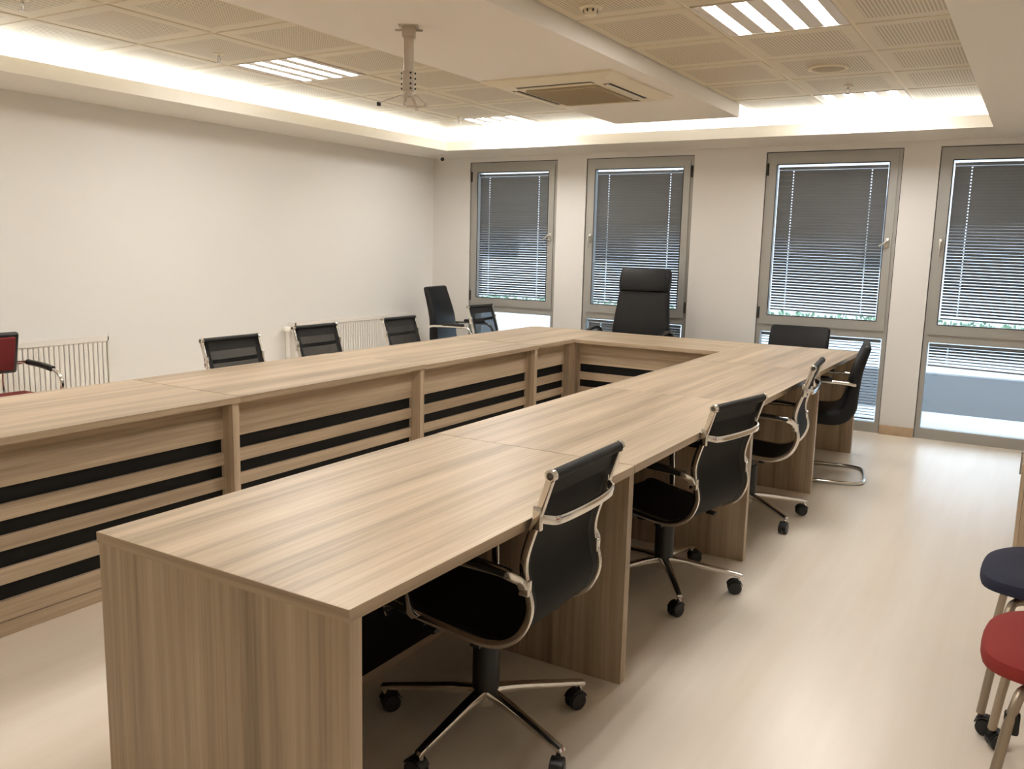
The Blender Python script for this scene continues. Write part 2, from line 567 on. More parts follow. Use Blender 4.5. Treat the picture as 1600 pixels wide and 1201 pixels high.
# ---------------------------------------------------------------- windows
FYF = YB + .012                                            # room face of the frames
handles = ['right', 'left', 'right', 'left']
for wi, (a, b) in enumerate(WIN):
    root = struct(empty('window_%d' % (wi + 1), ((a + b) / 2, FYF, 0)))
    hw = (b - a) / 2
    fr = MB()
    jw = .040
    fr.box(-hw + .004, -hw + jw, .0, .07, 0, WZ - .004); fr.box(hw - jw, hw - .004, .0, .07, 0, WZ - .004)
    fr.box(-hw + jw, hw - jw, .0, .07, WZ - .045, WZ - .004); fr.box(-hw + jw, hw - jw, .0, .07, 0, .085)
    fr.box(-hw + jw, hw - jw, .0, .07, .772, .835)
    fr.build('window_frame', 'alu', root)
    sa = MB()
    s0, s1, sz0, sz1 = -hw + .030, hw - .030, .835, WZ - .038
    ow = .094
    o0, o1, oz0, oz1 = -hw + ow, hw - ow, .915, 2.168
    sa.box(s0, o0, -.012, .05, sz0, sz1); sa.box(o1, s1, -.012, .05, sz0, sz1)
    sa.box(o0, o1, -.012, .05, sz0, oz0); sa.box(o0, o1, -.012, .05, oz1, sz1)
    sa.build('sash', 'alu', root)
    g = MB()
    for q in (.0035,):
        g.box(o0 - .004, o0 + .003, -.0135, -.011, oz0, oz1); g.box(o1 - .003, o1 + .004, -.0135, -.011, oz0, oz1)
        g.box(o0, o1, -.0135, -.011, oz0 - .004, oz0 + .003); g.box(o0, o1, -.0135, -.011, oz1 - .003, oz1 + .004)
        g.box(-hw + .002, -hw + .006, -.001, .02, .0, WZ - .004); g.box(hw - .006, hw - .002, -.001, .02, .0, WZ - .004)
        g.box(-hw + .002, hw - .002, -.001, .02, WZ - .006, WZ - .001)
    g.build('gasket', 'gasket', root)
    MB().box(o0 - .005, o1 + .005, .040, .044, oz0 - .005, oz1 + .005).build('pane', 'glass', root)
    MB().box(-hw + jw - .005, hw - jw + .005, .050, .054, .08, .777).build('pane', 'glass', root)
    sg = 1 if handles[wi] == 'right' else -1
    hx = sg * (hw - .062)
    h = MB().rbox(hx - .014, hx + .014, -.022, -.012, 1.50, 1.575, .006)
    h.cyl((hx, -.02, 1.55), (hx, -.055, 1.55), .008)
    hh = h.build('handle_plate', 'satin', root)
    tilt = -sg * .055 if sg > 0 else 0.0
    MB().sweep(smooth_path([(hx, -.052, 1.553), (hx + tilt * .5, -.056, 1.53 if sg > 0 else 1.51), (hx + tilt, -.058, 1.51 if sg > 0 else 1.44)], 4), rrect(.018, .011, .004, 2), side=(0, 1, 0)).build('handle_lever', 'satin', hh)
    for hz in (.93, 2.13):
        xq = -sg * (hw - .018)
        MB().rbox(xq - .008, xq + .008, -.018, .0, hz - .05, hz + .05, .005).build('hinge', 'gasket', root)

# ---------------------------------------------------------------- venetian blinds
SW = .0245
slat_cache = {}
def slat_mesh(L, holes):
    key = (round(L, 3), tuple(round(h, 3) for h in holes))
    if key in slat_cache: return slat_cache[key]
    xs_ = sorted([-L / 2, L / 2] + [h + d for h in holes for d in (-.0042, .0042)])
    ys_ = [-.5, -.22, .22, .5]
    crown = lambda y: .0016 * (1 - (2 * y) ** 2)
    mb = MB()
    vs = [(x, y * SW, crown(y)) for y in ys_ for x in xs_]
    nx = len(xs_)
    fs = []
    for j in range(3):
        for i in range(nx - 1):
            if j == 1 and i % 2 == 1: continue
            fs.append((j * nx + i, j * nx + i + 1, (j + 1) * nx + i + 1, (j + 1) * nx + i))
    mb.add(vs, fs, True)
    me = bpy.data.meshes.new('slat')
    me.from_pydata(mb.v, [], mb.f)
    me.polygons.foreach_set('use_smooth', [True] * len(mb.f))
    me.materials.append(M['slat'])
    slat_cache[key] = me
    return me
def blind(x0, x1, ztop, zbot, y, tilt_fn, label, pitch=.0235, slope=0.0, gap=.012, rail=True, group='venetian blinds'):
    """tilt_fn(z) in degrees: room edge of the slat up, street edge down"""
    cx_ = (x0 + x1) / 2
    root = empty('venetian_blind', (cx_, y, ztop))
    L = x1 - x0 - 2 * gap
    hd = MB().box(-L / 2, L / 2, -.012, .012, -.026, -.002)
    hd.build('head_rail', 'slat', root)
    me = slat_mesh(L, (-L * .36, L * .36))
    z = -.040
    while ztop + z > zbot + .016:
        o = bpy.data.objects.new('slat', me)
        COL.objects.link(o)
        o.parent = root
        a = math.radians(tilt_fn(ztop + z) + random.uniform(-1.2, 1.2))
        k = (ztop - (ztop + z)) / max(ztop - zbot, .01)
        o.location = (0, 0, z)
        o.rotation_euler = (-a, slope * k, 0)
        z -= pitch
    if rail:
        MB().rbox(-L / 2, L / 2, -.011, .011, -.006, .006, .003, T=Matrix.Translation((0, 0, zbot - ztop + .006)) @ Matrix.Rotation(slope, 4, 'Y')).build('bottom_rail', 'slat', root)
    for s_ in (-.36, .36):
        MB().cyl((L * s_, 0, -.02), (L * s_, 0, zbot - ztop + .01), .0011, 5).build('ladder_cord', 'cord', root)
    return tag(root, label, 'blind', group)
def ramp(z, za, ta, zb, tb):
    t = min(1, max(0, (z - za) / (zb - za)))
    return ta + (tb - ta) * t
ow = .094
BY = FYF + .022
blind(WIN[0][0] + ow, WIN[0][1] - ow, 2.155, .935, BY, lambda z: ramp(z, 1.7, 73, 1.25, 47), 'closed grey venetian blind in the upper sash of the window nearest the left wall')
blind(WIN[1][0] + ow, WIN[1][1] - ow, 2.152, .930, BY, lambda z: ramp(z, 1.7, 73, 1.1, 48), 'closed grey venetian blind behind the tall executive chair')
blind(WIN[2][0] + ow, WIN[2][1] - ow, 2.150, .952, BY, lambda z: ramp(z, 1.6, 72, 1.0, 38), 'grey venetian blind above the low-backed chair, its lower slats half open', slope=.018)
blind(WIN[3][0] + ow, WIN[3][1] - ow, 2.152, .950, BY, lambda z: ramp(z, 1.75, 72, 1.05, 40), 'grey venetian blind in the upper sash of the rightmost window, lower slats half open', slope=.018)
jw = .040
BY2 = FYF + .030
blind(WIN[1][0] + jw, WIN[1][1] - jw, .765, .10, BY2, lambda z: 74, 'closed grey venetian blind in the low pane behind the executive chair', gap=.02)
blind(WIN[2][0] + jw, WIN[2][1] - jw, .765, .10, BY2, lambda z: 22, 'open-slatted venetian blind in the low pane behind the cantilever chair', gap=.01)
blind(WIN[3][0] + jw, WIN[3][1] - jw, .765, .575, BY2, lambda z: ramp(z, .74, 55, .62, 25), 'half-raised venetian blind in the low pane of the rightmost window', gap=.01, slope=.02)

# ---------------------------------------------------------------- outside
struct(bx('terrace', 'concrete', -16, 10, YB + .25, 9.1, -.14, -.04))
struct(bx('road', 'asphalt', -26, 18, 9.1, 12.6, -.16, -.10))
struct(bx('pavement', 'concrete', -30, 24, 12.6, 30, -.16, -.08))
hb = MB()
rr = random.Random(3)
for k in range(4200):
    p = Vector((rr.uniform(-16, 9), rr.uniform(17.0, 17.9), rr.uniform(-.05, .27)))
    R = Euler((rr.uniform(0, 6), rr.uniform(0, 6), rr.uniform(0, 6))).to_matrix().to_4x4()
    T = Matrix.Translation(p) @ R
    hb.add([(-.05, 0, 0), (0, -.03, .01), (.05, 0, 0), (0, .03, .01)], [(0, 1, 2, 3)], False, T)
hedge = hb.build('hedge', 'leaf')
hedge['kind'] = 'stuff'
tag(hedge, 'green clipped hedge across the street', 'hedge')
fac = empty('street_building', (-4, 24, -.08))
MB().box(-18, 18, 0, 6, 0, 9).build('wall', 'facade', fac)
for i in range(9):
    for j in range(2):
        MB().box(-16 + 4 * i, -14.4 + 4 * i, -.05, .0, 1.2 + 3.2 * j, 3.0 + 3.2 * j).build('window', 'glass', fac)
tag(fac, 'pale rendered building on the far side of the street', 'building')

# ---------------------------------------------------------------- desks
TZ, TT = .75, .027
SLATS = [(.553, .722), (.430, .489), (.318, .373), (.193, .252), (.055, .131)]
def modesty(parent, axis, pos, a0, a1, sgn):
    """slatted front; axis 'y': runs along y at x=pos, visible face towards sgn*x ; axis 'x': runs along x at y=pos"""
    def put(name, m, d0, d1, z0, z1):
        lo, hi = sorted((pos + sgn * d0, pos + sgn * d1))
        if axis == 'y': return bx(name, m, lo, hi, a0, a1, z0, z1, parent)
        return bx(name, m, a0, a1, lo, hi, z0, z1, parent)
    wm = 'woody' if axis == 'y' else 'woodx'
    put('black_backing', 'blackboard', -.020, -.008, .04, .72)
    for z0, z1 in SLATS:
        put('slat', wm, -.008, .008, z0, z1)
    put('plinth', wm, -.008, .014, .0, .053)
def desk(label, x0, x1, y0, y1, panels, mod=None, dz=0.0, grain='woody', edge=False, mats='woodz'):
    c = ((x0 + x1) / 2, (y0 + y1) / 2)
    root = empty('conference_desk', (c[0], c[1], 0))
    bx('desk_top', grain, x0 - c[0], x1 - c[0], y0 - c[1] + .0008, y1 - c[1] - .0008, TZ - TT + dz, TZ + dz, root)
    if edge:
        bx('edge_band', 'woodx', x0 - c[0], x1 - c[0], y0 - c[1] - .0006, y0 - c[1] + .0007, TZ - TT + dz, TZ + dz - .0003, root)
    for (p0, p1, q0, q1) in panels:
        bx('side_panel', mats, p0 - c[0], p1 - c[0], q0 - c[1], q1 - c[1], 0, TZ - TT + dz - .0005, root)
    if mod:
        ax, pos, a0, a1, sg = mod
        if ax == 'y': modesty(root, 'y', pos - c[0], a0 - c[1], a1 - c[1], sg)
        else: modesty(root, 'x', pos - c[1], a0 - c[0], a1 - c[0], sg)
    return tag(root, label, 'desk', 'desks of the U-shaped conference table')
RXO, RXI, LXI, LXO = -1.0696, -1.8665, -3.018, -3.7901
Y0, Y1, Y2 = 1.187, 5.905, 6.635
rj = [Y0, 2.557, 3.953, 5.347, Y2]
rl = ['wood-grain desk with the full-width end panel, nearest the camera on the right arm',
      'wood-grain desk second from the camera on the right arm of the table',
      'wood-grain desk third from the camera on the right arm of the table',
      'wood-grain desk at the window end of the right arm, beside the cantilever chair']
for i in range(4):
    ya, yb = rj[i], rj[i + 1]
    pan = [(RXI + .006, RXO - .001, yb - .037, yb - .001)]
    if i == 0: pan.append((RXI + .006, RXO - .001, ya + .001, ya + .037))
    desk(rl[i], RXI, RXO, ya, yb, pan, ('y', RXI + .075, (ya + .037 if i == 0 else ya + .0005), yb - .037, -1), dz=(0, .0007, -.0005, 0)[i], edge=(i == 0))
lj = [1.225, 2.643, 4.023, 5.362, Y2]
ll = ['slat-fronted wood-grain desk at the near end of the left arm',
      'slat-fronted wood-grain desk second from the camera on the left arm',
      'slat-fronted wood-grain desk third from the camera on the left arm',
      'wood-grain corner desk where the left arm meets the window side']
for i in range(4):
    ya, yb = lj[i], lj[i + 1]
    pan = [(LXO + .006, LXI - .012, yb - .038, yb - .001)]
    if i == 0: pan.append((LXO + .006, LXI - .012, ya + .001, ya + .037))
    if i == 3: pan.append((LXI - .040, LXI - .004, Y1 - .004, Y1 + .036))
    m_end = yb - .038 if i < 3 else Y1 - .004
    desk(ll[i], LXO, LXI, ya, yb, pan, ('y', LXI - .086, (ya + .037 if i == 0 else ya + .0005), m_end, 1), dz=(0, .0012, -.0006, .0006)[i], edge=(i == 0))
desk('cross desk by the windows joining both arms of the table', LXI + .001, RXI - .001, Y1, Y2,
     [(LXI + .004, LXI + .040, Y1 + .118, Y2 - .035), (RXI - .040, RXI - .004, Y1 + .118, Y2 - .03)],
     ('x', Y1 + .11, LXI + .004, RXI - .004, -1), grain='woodx')

# ---------------------------------------------------------------- chair parts
def caster(parent, loc, ang, name='caster', r=.029, m='black'):
    mb = MB()
    T = Matrix.Translation(loc) @ Matrix.Rotation(ang, 4, 'Z')
    for s_ in (-1, 1):
        Tw = T @ Matrix.Translation((s_ * .012, -.016, r)) @ Matrix.Rotation(PI / 2, 4, 'Y')
        mb.lathe([(r * .55, -.0085), (r * .93, -.0085), (r, -.005), (r, .005), (r * .93, .0085), (r * .55, .0085)], 16, Tw)
    mb.cyl((0, 0, r + .0), (0, 0, r * 2 + .012), .007, 10, T)
    mb.rbox(-.005, .005, -.030, .010, r * .7, r * 2.0, .004, T=T)
    mb.sweep([(0, -.016 + (r + .004) * math.cos(q), r + (r + .004) * math.sin(q)) for q in [math.radians(20 + 14 * i) for i in range(11)]], rect(.036, .003), side=(1, 0, 0), T=T)
    return mb.build(name, m, parent)
def star_base(parent, a0, rad=.30, chrome='chrome'):
    hub = MB().lathe([(.020, .075), (.030, .078), (.034, .10), (.034, .135), (.028, .142)], 20).build('base_hub', chrome, parent)
    for k in range(5):
        a = math.radians(a0 + 72 * k)
        d = Vector((math.cos(a), math.sin(a), 0))
        path = [d * .02 + Vector((0, 0, .118)), d * .10 + Vector((0, 0, .113)), d * (rad - .03) + Vector((0, 0, .086)), d * rad + Vector((0, 0, .082)), d * (rad + .004) + Vector((0, 0, .077))]
        sc = [(1.25, 1.3), (1.1, 1.1), (.85, .8), (.8, .75), (.75, .6)]
        arm = MB().sweep(path, rrect(.030, .022, .007, 2), side=Vector((-d.y, d.x, 0)), scales=sc)
        arm.cyl(d * (rad - .008) + Vector((0, 0, .083)), d * (rad - .008) + Vector((0, 0, .060)), .008, 10)
        arm.build('base_arm', chrome, parent)
        caster(parent, d * (rad - .008), a + random.uniform(-1.4, 1.4))
TASK = [(.222, .372), (.240, .398), (.200, .420), (.10, .405), (-.06, .386), (-.15, .386), (-.215, .418), (-.250, .468), (-.261, .52), (-.248, .572), (-.240, .62), (-.246, .668), (-.274, .755), (-.300, .835), (-.313, .876)]
def make_task(label, a0, sling='sling', lift=0.0):
    root = empty('task_chair', (0, 0, 0))
    hw = .203
    star_base(root, a0, .330)
    up_parts = []
    MB().lathe([(.030, .125), (.041, .13), (.041, .275), (.038, .285), (.024, .287), (.024, .345), (.018, .348)], 22).build('gas_column', 'black', root)
    mech = MB().rbox(-.055, .055, -.10, .085, .338, .372, .012)
    mech.box(-hw, hw, .045, .075, .362, .374); mech.box(-hw, hw, -.105, -.075, .360, .372)
    up_parts.append(mech.build('tilt_mechanism', 'black', root))
    lev = MB().tube(smooth_path([(.05, -.03, .352), (.15, -.05, .345), (.225, -.075, .330)], 4), .0055, 8)
    lev.rbox(.215, .245, -.115, -.070, .318, .332, .006)
    up_parts.append(lev.build('lever', 'black', root))
    knob = MB().lathe([(.022, .300), (.027, .304), (.027, .330), (.020, .338)], 14, Matrix.Translation((0, .115, 0)))
    up_parts.append(knob.build('tension_knob', 'black', root))
    path = smooth_path([(0, y, z) for y, z in TASK], 4)
    for s_ in (-1, 1):
        q = [Vector((s_ * hw, p.y, p.z)) for p in path]
        rail = MB().sweep(q, rrect(.012, .024, .004, 2), side=(1, 0, 0))
        up_parts.append(rail.build('side_rail', 'chrome', root))
    inner = [p for p in path]
    nrm = []
    for i, p in enumerate(inner):
        t = (inner[min(i + 1, len(inner) - 1)] - inner[max(i - 1, 0)]).normalized()
        nrm.append(Vector((1, 0, 0)).cross(t))
    off = [p - n_ * .003 for p, n_ in zip(inner, nrm)]
    up_parts.append(MB().sweep(off, rect(2 * hw - .006, .004), side=(1, 0, 0)).build('sling', sling, root))
    hem = MB()
    off2 = [p - n_ * .003 for p, n_ in zip(inner, nrm)]
    for s_ in (-1, 1):
        hem.sweep([Vector((s_ * (hw - .021), p.y, p.z)) for p in off2], rect(.030, .0056), side=(1, 0, 0))
    k0 = next(i for i, p in enumerate(off2) if p.z > .80 and p.y < -.2)
    hem.sweep(off2[-6:], rect(2 * hw - .012, .0056), side=(1, 0, 0))
    up_parts.append(hem.build('sling_hem', 'hem', root))
    for (y, z) in ((TASK[-1][0], TASK[-1][1] + .004), (TASK[1][0] - .004, TASK[1][1] - .008)):
        up_parts.append(MB().cyl((-hw - .006, y, z), (hw + .006, y, z), .0145, 16).build('end_bar', 'hem', root))
    for s_ in (-1, 1):
        y, z = TASK[-1][0], TASK[-1][1] + .004
        Tq = Matrix.Translation((s_ * (hw + .004), y, z)) @ Matrix.Rotation(s_ * PI / 2, 4, 'Y')
        up_parts.append(MB().lathe([(.0165, -.010), (.0165, .004), (.0125, .0055), (.0105, .0055), (.0100, .002)], 18, Tq).build('bar_cap', 'chrome', root))
    # curved brace behind the back
    zb, yb_ = .765, -.278
    br = smooth_path([(-hw, yb_, zb), (-hw + .012, yb_ - .022, zb - .004), (-hw + .05, yb_ - .038, zb - .010), (0, yb_ - .044, zb - .012), (hw - .05, yb_ - .038, zb - .010), (hw - .012, yb_ - .022, zb - .004), (hw, yb_, zb)], 4)
    bm_ = MB().sweep(br, rrect(.026, .010, .004, 2), side=(0, 0, 1))
    for s_ in (-1, 1):
        bm_.rbox(s_ * hw - .008, s_ * hw + .008, yb_ - .012, yb_ + .014, zb - .035, zb + .03, .004)
    up_parts.append(bm_.build('back_brace', 'chrome', root))
    br2 = MB().cyl((-hw, -.095, .370), (hw, -.095, .370), .008); br2.cyl((-hw, .09, .384), (hw, .09, .384), .008)
    up_parts.append(br2.build('seat_brace', 'chrome', root))
    for s_ in (-1, 1):
        xa = s_ * (hw + .012)
        xo = s_ * (hw + .036)
        ap = smooth_path([(xa, -.247, .570), (xa + s_ * .010, -.240, .592), (xo, -.215, .607), (xo, -.17, .613), (xo, .04, .614), (xo, .10, .600), (xo, .128, .562), (xo, .125, .50), (xo - s_ * .01, .115, .43), (xa, .105, .405)], 4)
        ar = MB().sweep(ap, rrect(.012, .026, .004, 2), side=(1, 0, 0))
        ar.rbox(min(xa, xa - s_ * .02), max(xa, xa - s_ * .02), -.262, -.230, .548, .592, .004)
        a_ob = ar.build('arm', 'chrome', root)
        up_parts.append(a_ob)
        pp = smooth_path([(xo, -.214, .613), (xo, -.10, .6235), (xo, .04, .624), (xo, .085, .616)], 4)
        MB().sweep(pp, rrect(.042, .014, .006, 3), side=(1, 0, 0)).build('arm_pad', 'black', a_ob)
    for o in up_parts: o['lifts'] = True
    tag(root, label, 'chair', 'mesh task chairs round the table')
    return root
def place(root, x, y, deg, lift=0.0, star=0.0):
    root.location = (x, y, 0)
    root.rotation_euler = (0, 0, math.radians(deg))
    for ch in root.children:
        if ch.get('lifts'):
            ch.location.z = lift
        elif ch.name.startswith(('base_', 'caster')):
            ch.rotation_euler.z = math.radians(star)
# right-hand row, black netting seen from behind
t1 = make_task('black task chair with chrome rails nearest the camera, half under the right arm', -36)
place(t1, -1.312, 2.06, 90)
t2 = copy_tree(t1); t2['label'] = 'black task chair with chrome rails, second from the camera on the right arm'
place(t2, -1.285, 3.44, 79, -.03, -28)
t3 = copy_tree(t1); t3['label'] = 'black task chair seen edge-on between the second black chair and the cantilever chair'
place(t3, -1.27, 4.665, 96, -.01, -26)
# left-hand row, see-through netting
l1 = make_task('see-through black mesh chair on the left side, nearest the red chair', 20, 'slingopen')
place(l1, -3.665, 3.42, -90)
l2 = copy_tree(l1); l2['label'] = 'see-through black mesh chair in front of the radiator valve'
place(l2, -3.925, 4.375, -90, -.012)
l3 = copy_tree(l1); l3['label'] = 'see-through black mesh chair third from the red chair on the left side'
place(l3, -4.07, 5.47, -90, -.03)
l4 = copy_tree(l1); l4['label'] = 'see-through black mesh chair at the far corner, window light showing through it'
place(l4, -4.165, 6.80, -90)
for o in [t1, t2, t3, l1, l2, l3, l4]:
    for ch in o.children:
        if 'lifts' in ch: del ch['lifts']

# leather cantilever chairs
def shell(path, widths, thick, n=5):
    """padded shell swept along a YZ path"""
    P_ = smooth_path([(0, y, z) for y, z in path], 4)
    W = smooth_path([(w, t, 0) for w, t in zip(widths, thick)], 4)
    return MB().sweep(P_, rrect(1.0, 1.0, .30, 4), side=(1, 0, 0), scales=[(w.x, w.y) for w in W])
def rounded_shell(path, widths, thick, corner=.03):
    P_ = smooth_path([(0, y, z) for y, z in path], 5)
    W = smooth_path([(w, t, 0) for w, t in zip(widths, thick)], 5)
    vs, fs = [], []
    N = 28
    n_ = len(P_)
    for i, p in enumerate(P_):
        t = (P_[min(i + 1, n_ - 1)] - P_[max(i - 1, 0)]).normalized()
        b = t.cross(Vector((1, 0, 0)))
        e = min(i, n_ - 1 - i)
        k = 1.0 - .10 * (1 if e == 0 else .35 if e == 1 else 0)
        kt = (.35 if e == 0 else .8 if e == 1 else 1)
        prof = rrect(W[i].x * k, W[i].y * kt, min(corner, W[i].y * kt * .48), 6)
        N = len(prof)
        for u, w in prof:
            vs.append(p + Vector((1, 0, 0)) * u + b * w)
    for i in range(n_ - 1):
        for j in range(N):
            fs.append((i * N + j, i * N + (j + 1) % N, (i + 1) * N + (j + 1) % N, (i + 1) * N + j))
    fs.append(tuple(range(N))[::-1]); fs.append(tuple((n_ - 1) * N + j for j in range(N)))
    return MB().add(vs, fs, True)
def make_cantilever(label, top=.885, w=.46):
    root = empty('cantilever_chair', (0, 0, 0))
    sh = rounded_shell([(.235, .415), (.10, .425), (-.06, .412), (-.175, .420), (-.235, .475), (-.255, .59), (-.275, .72), (-.312, top - .04), (-.325, top)],
                       [w * .97, w, w, w, w, w, w, w * .99, w * .97], [.060, .085, .085, .095, .095, .075, .060, .045, .040])
    sh.build('padded_shell', 'leather', root)
    hw = w / 2 + .020
    for s_ in (-1, 1):
        x = s_ * hw
        p = smooth_path([(x, -.262, .640), (x, -.18, .648), (x, .10, .652), (x, .175, .640), (x, .215, .59), (x, .228, .50), (x, .235, .12), (x, .228, .045), (x, .19, .014), (x, .10, .0125)], 5)
        fr_ = MB().tube(p + [Vector((x, -.05, .0125))], .0115, 10)
        o = fr_.build('side_frame', 'chrome', root)
        MB().rbox(x - .019, x + .019, -.13, .13, .655, .685, .012, 3).build('arm_pad', 'black', o)
    sled = smooth_path([(-hw, -.05, .0125), (-hw, -.23, .0125), (-hw + .025, -.32, .0125), (-hw + .09, -.36, .0125), (0, -.368, .0125), (hw - .09, -.36, .0125), (hw - .025, -.32, .0125), (hw, -.23, .0125), (hw, -.05, .0125)], 5)
    MB().tube(sled, .0115, 10).build('sled_base', 'chrome', root)
    cr = MB().cyl((-hw, .20, .395), (hw, .20, .395), .010); cr.cyl((-hw, -.262, .64), (hw, -.262, .64), .009)
    cr.build('cross_bar', 'chrome', root)
    return tag(root, label, 'chair', 'leather cantilever chairs')
c1 = make_cantilever('black leather cantilever chair with chrome sled base at the right end of the table')
c1.location = (-1.225, 5.85, 0); c1.rotation_euler = (0, 0, math.radians(100))
c2 = make_cantilever('low black leather chair on the window side, its back above the table edge', top=.858, w=.475)
c2.location = (-1.63, 6.885, 0); c2.rotation_euler = (0, 0, math.radians(180))

# tall leather visitor chair in the left corner
hv = empty('visitor_chair', (-4.83, 7.03, 0), math.radians(-80))
rounded_shell([(.235, .435), (.10, .45), (-.06, .44), (-.15, .45), (-.205, .52), (-.215, .64), (-.225, .74), (-.262, .88), (-.300, 1.0), (-.305, 1.035)],
              [.46, .47, .47, .47, .47, .47, .47, .455, .44, .43], [.060, .085, .085, .095, .095, .085, .075, .065, .055, .05]).build('padded_shell', 'leather', hv)
hw = .255
for s_ in (-1, 1):
    x = s_ * hw
    p = smooth_path([(x, -.235, .655), (x, -.16, .665), (x, .10, .668), (x, .175, .655), (x, .215, .60), (x, .228, .50), (x, .235, .12), (x, .228, .045), (x, .19, .014), (x, .10, .0125), (x, -.05, .0125)], 5)
    o = MB().tube(p, .0125, 10).build('side_frame', 'chrome', hv)
    MB().rbox(x - .02, x + .02, -.10, .13, .672, .700, .012, 3).build('arm_pad', 'black', o)
MB().tube(smooth_path([(-hw, -.05, .0125), (-hw, -.17, .0125), (-hw + .03, -.23, .0125), (0, -.25, .0125), (hw - .03, -.23, .0125), (hw, -.17, .0125), (hw, -.05, .0125)], 5), .0125, 10).build('sled_base', 'chrome', hv)
MB().cyl((-hw, .20, .395), (hw, .20, .395), .010).build('cross_bar', 'chrome', hv)
MB().sweep([(-hw, -.160, .655), (hw, -.160, .655)], rrect(.010, .010, .004, 2), side=(0, 1, 0)).build('back_band', 'chrome', hv)
tag(hv, 'tall black leather visitor chair in the left corner beside the first window', 'chair')

# executive chair
ex = empty('executive_chair', (-2.995, 6.93, 0), math.radians(180))
star_base(ex, 54, .32)
MB().lathe([(.030, .125), (.038, .13), (.038, .30), (.026, .305), (.026, .40)], 22).build('gas_column', 'black', ex)
MB().rbox(-.09, .09, -.12, .10, .385, .425, .012).build('tilt_mechanism', 'black', ex)
rounded_shell([(.27, .455), (.12, .475), (-.05, .465), (-.20, .470)], [.48, .52, .52, .50], [.08, .11, .11, .10]).build('seat', 'leather', ex)
rounded_shell([(-.195, .46), (-.215, .56), (-.215, .72), (-.235, .90), (-.262, 1.06), (-.270, 1.09)], [.53, .545, .535, .50, .47, .465], [.08, .095, .085, .08, .075, .07]).build('backrest', 'leather', ex)
rounded_shell([(-.252, 1.065), (-.258, 1.11), (-.275, 1.19), (-.290, 1.25), (-.296, 1.272)], [.462, .475, .475, .462, .44], [.09, .11, .115, .10, .08], .045).build('headrest', 'leather', ex)
for s_ in (-1, 1):
    x = s_ * .335
    p = smooth_path([(s_ * .24, -.12, .43), (x, -.11, .46), (x, -.13, .56), (x, -.11, .69), (x, -.03, .752), (x, .08, .752), (x, .18, .722), (x, .22, .67)], 5)
    MB().sweep(p, rrect(.045, .022, .009, 3), side=(1, 0, 0)).build('arm', 'black', ex)
tag(ex, 'tall black leather executive chair with headrest, centred behind the cross desk', 'chair')

# red armchair by the radiator
ra = empty('armchair', (-4.955, 2.63, 0), math.radians(-90))
rounded_shell([(.225, .485), (.10, .500), (-.10, .494), (-.235, .498)], [.46, .49, .50, .49], [.045, .06, .06, .05]).build('seat', 'darkred', ra)
Tb = Matrix.Translation((0, -.255, .745)) @ Matrix.Rotation(math.radians(-12), 4, 'X')
MB().rbox(-.245, .245, -.026, .010, -.128, .128, .022, 3, T=Tb).build('back_shell', 'black', ra)
MB().rbox(-.218, .218, .004, .022, -.104, .104, .012, 3, T=Tb).build('back_pad', 'darkred', ra)
for s_ in (-1, 1):
    x = s_ * .262
    p = smooth_path([(s_ * .235, -.245, .682), (x, -.20, .690), (x, -.05, .682), (x, .075, .668), (x, .135, .640), (x, .155, .59), (x, .14, .53), (x, .10, .45), (x, .02, .36), (x, -.02, .25)], 5)
    o = MB().tube(p, .0115, 10).build('arm_frame', 'chrome', ra)
    MB().sweep(smooth_path([(x, -.185, .692), (x, -.05, .686), (x, .065, .673)], 4), rrect(.036, .032, .013, 3), side=(1, 0, 0)).build('arm_pad', 'black', o)
    MB().tube(smooth_path([(x, -.02, .25), (x, .10, .10), (x, .20, .03), (x, .20, .0125), (x, .0, .0125), (x, -.22, .0125)], 5), .0115, 10).build('leg', 'chrome', ra)
MB().cyl((-.262, -.22, .0125), (.262, -.22, .0125), .0115).build('floor_bar', 'chrome', ra)
MB().cyl((-.262, .05, .40), (.262, .05, .40), .011).build('cross_bar', 'chrome', ra)
for s_ in (-1, 1):
    MB().tube(smooth_path([(s_ * .16, -.06, .445), (s_ * .16, -.24, .45), (s_ * .16, -.285, .52), (s_ * .16, -.282, .66)], 4), .011, 8).build('back_upright', 'chrome', ra)
MB().cyl((-.262, -.04, .43), (.262, -.04, .43), .010).build('seat_bar', 'chrome', ra)
tag(ra, 'red upholstered armchair with black-framed back and chrome arms before the ribbed radiator', 'chair')

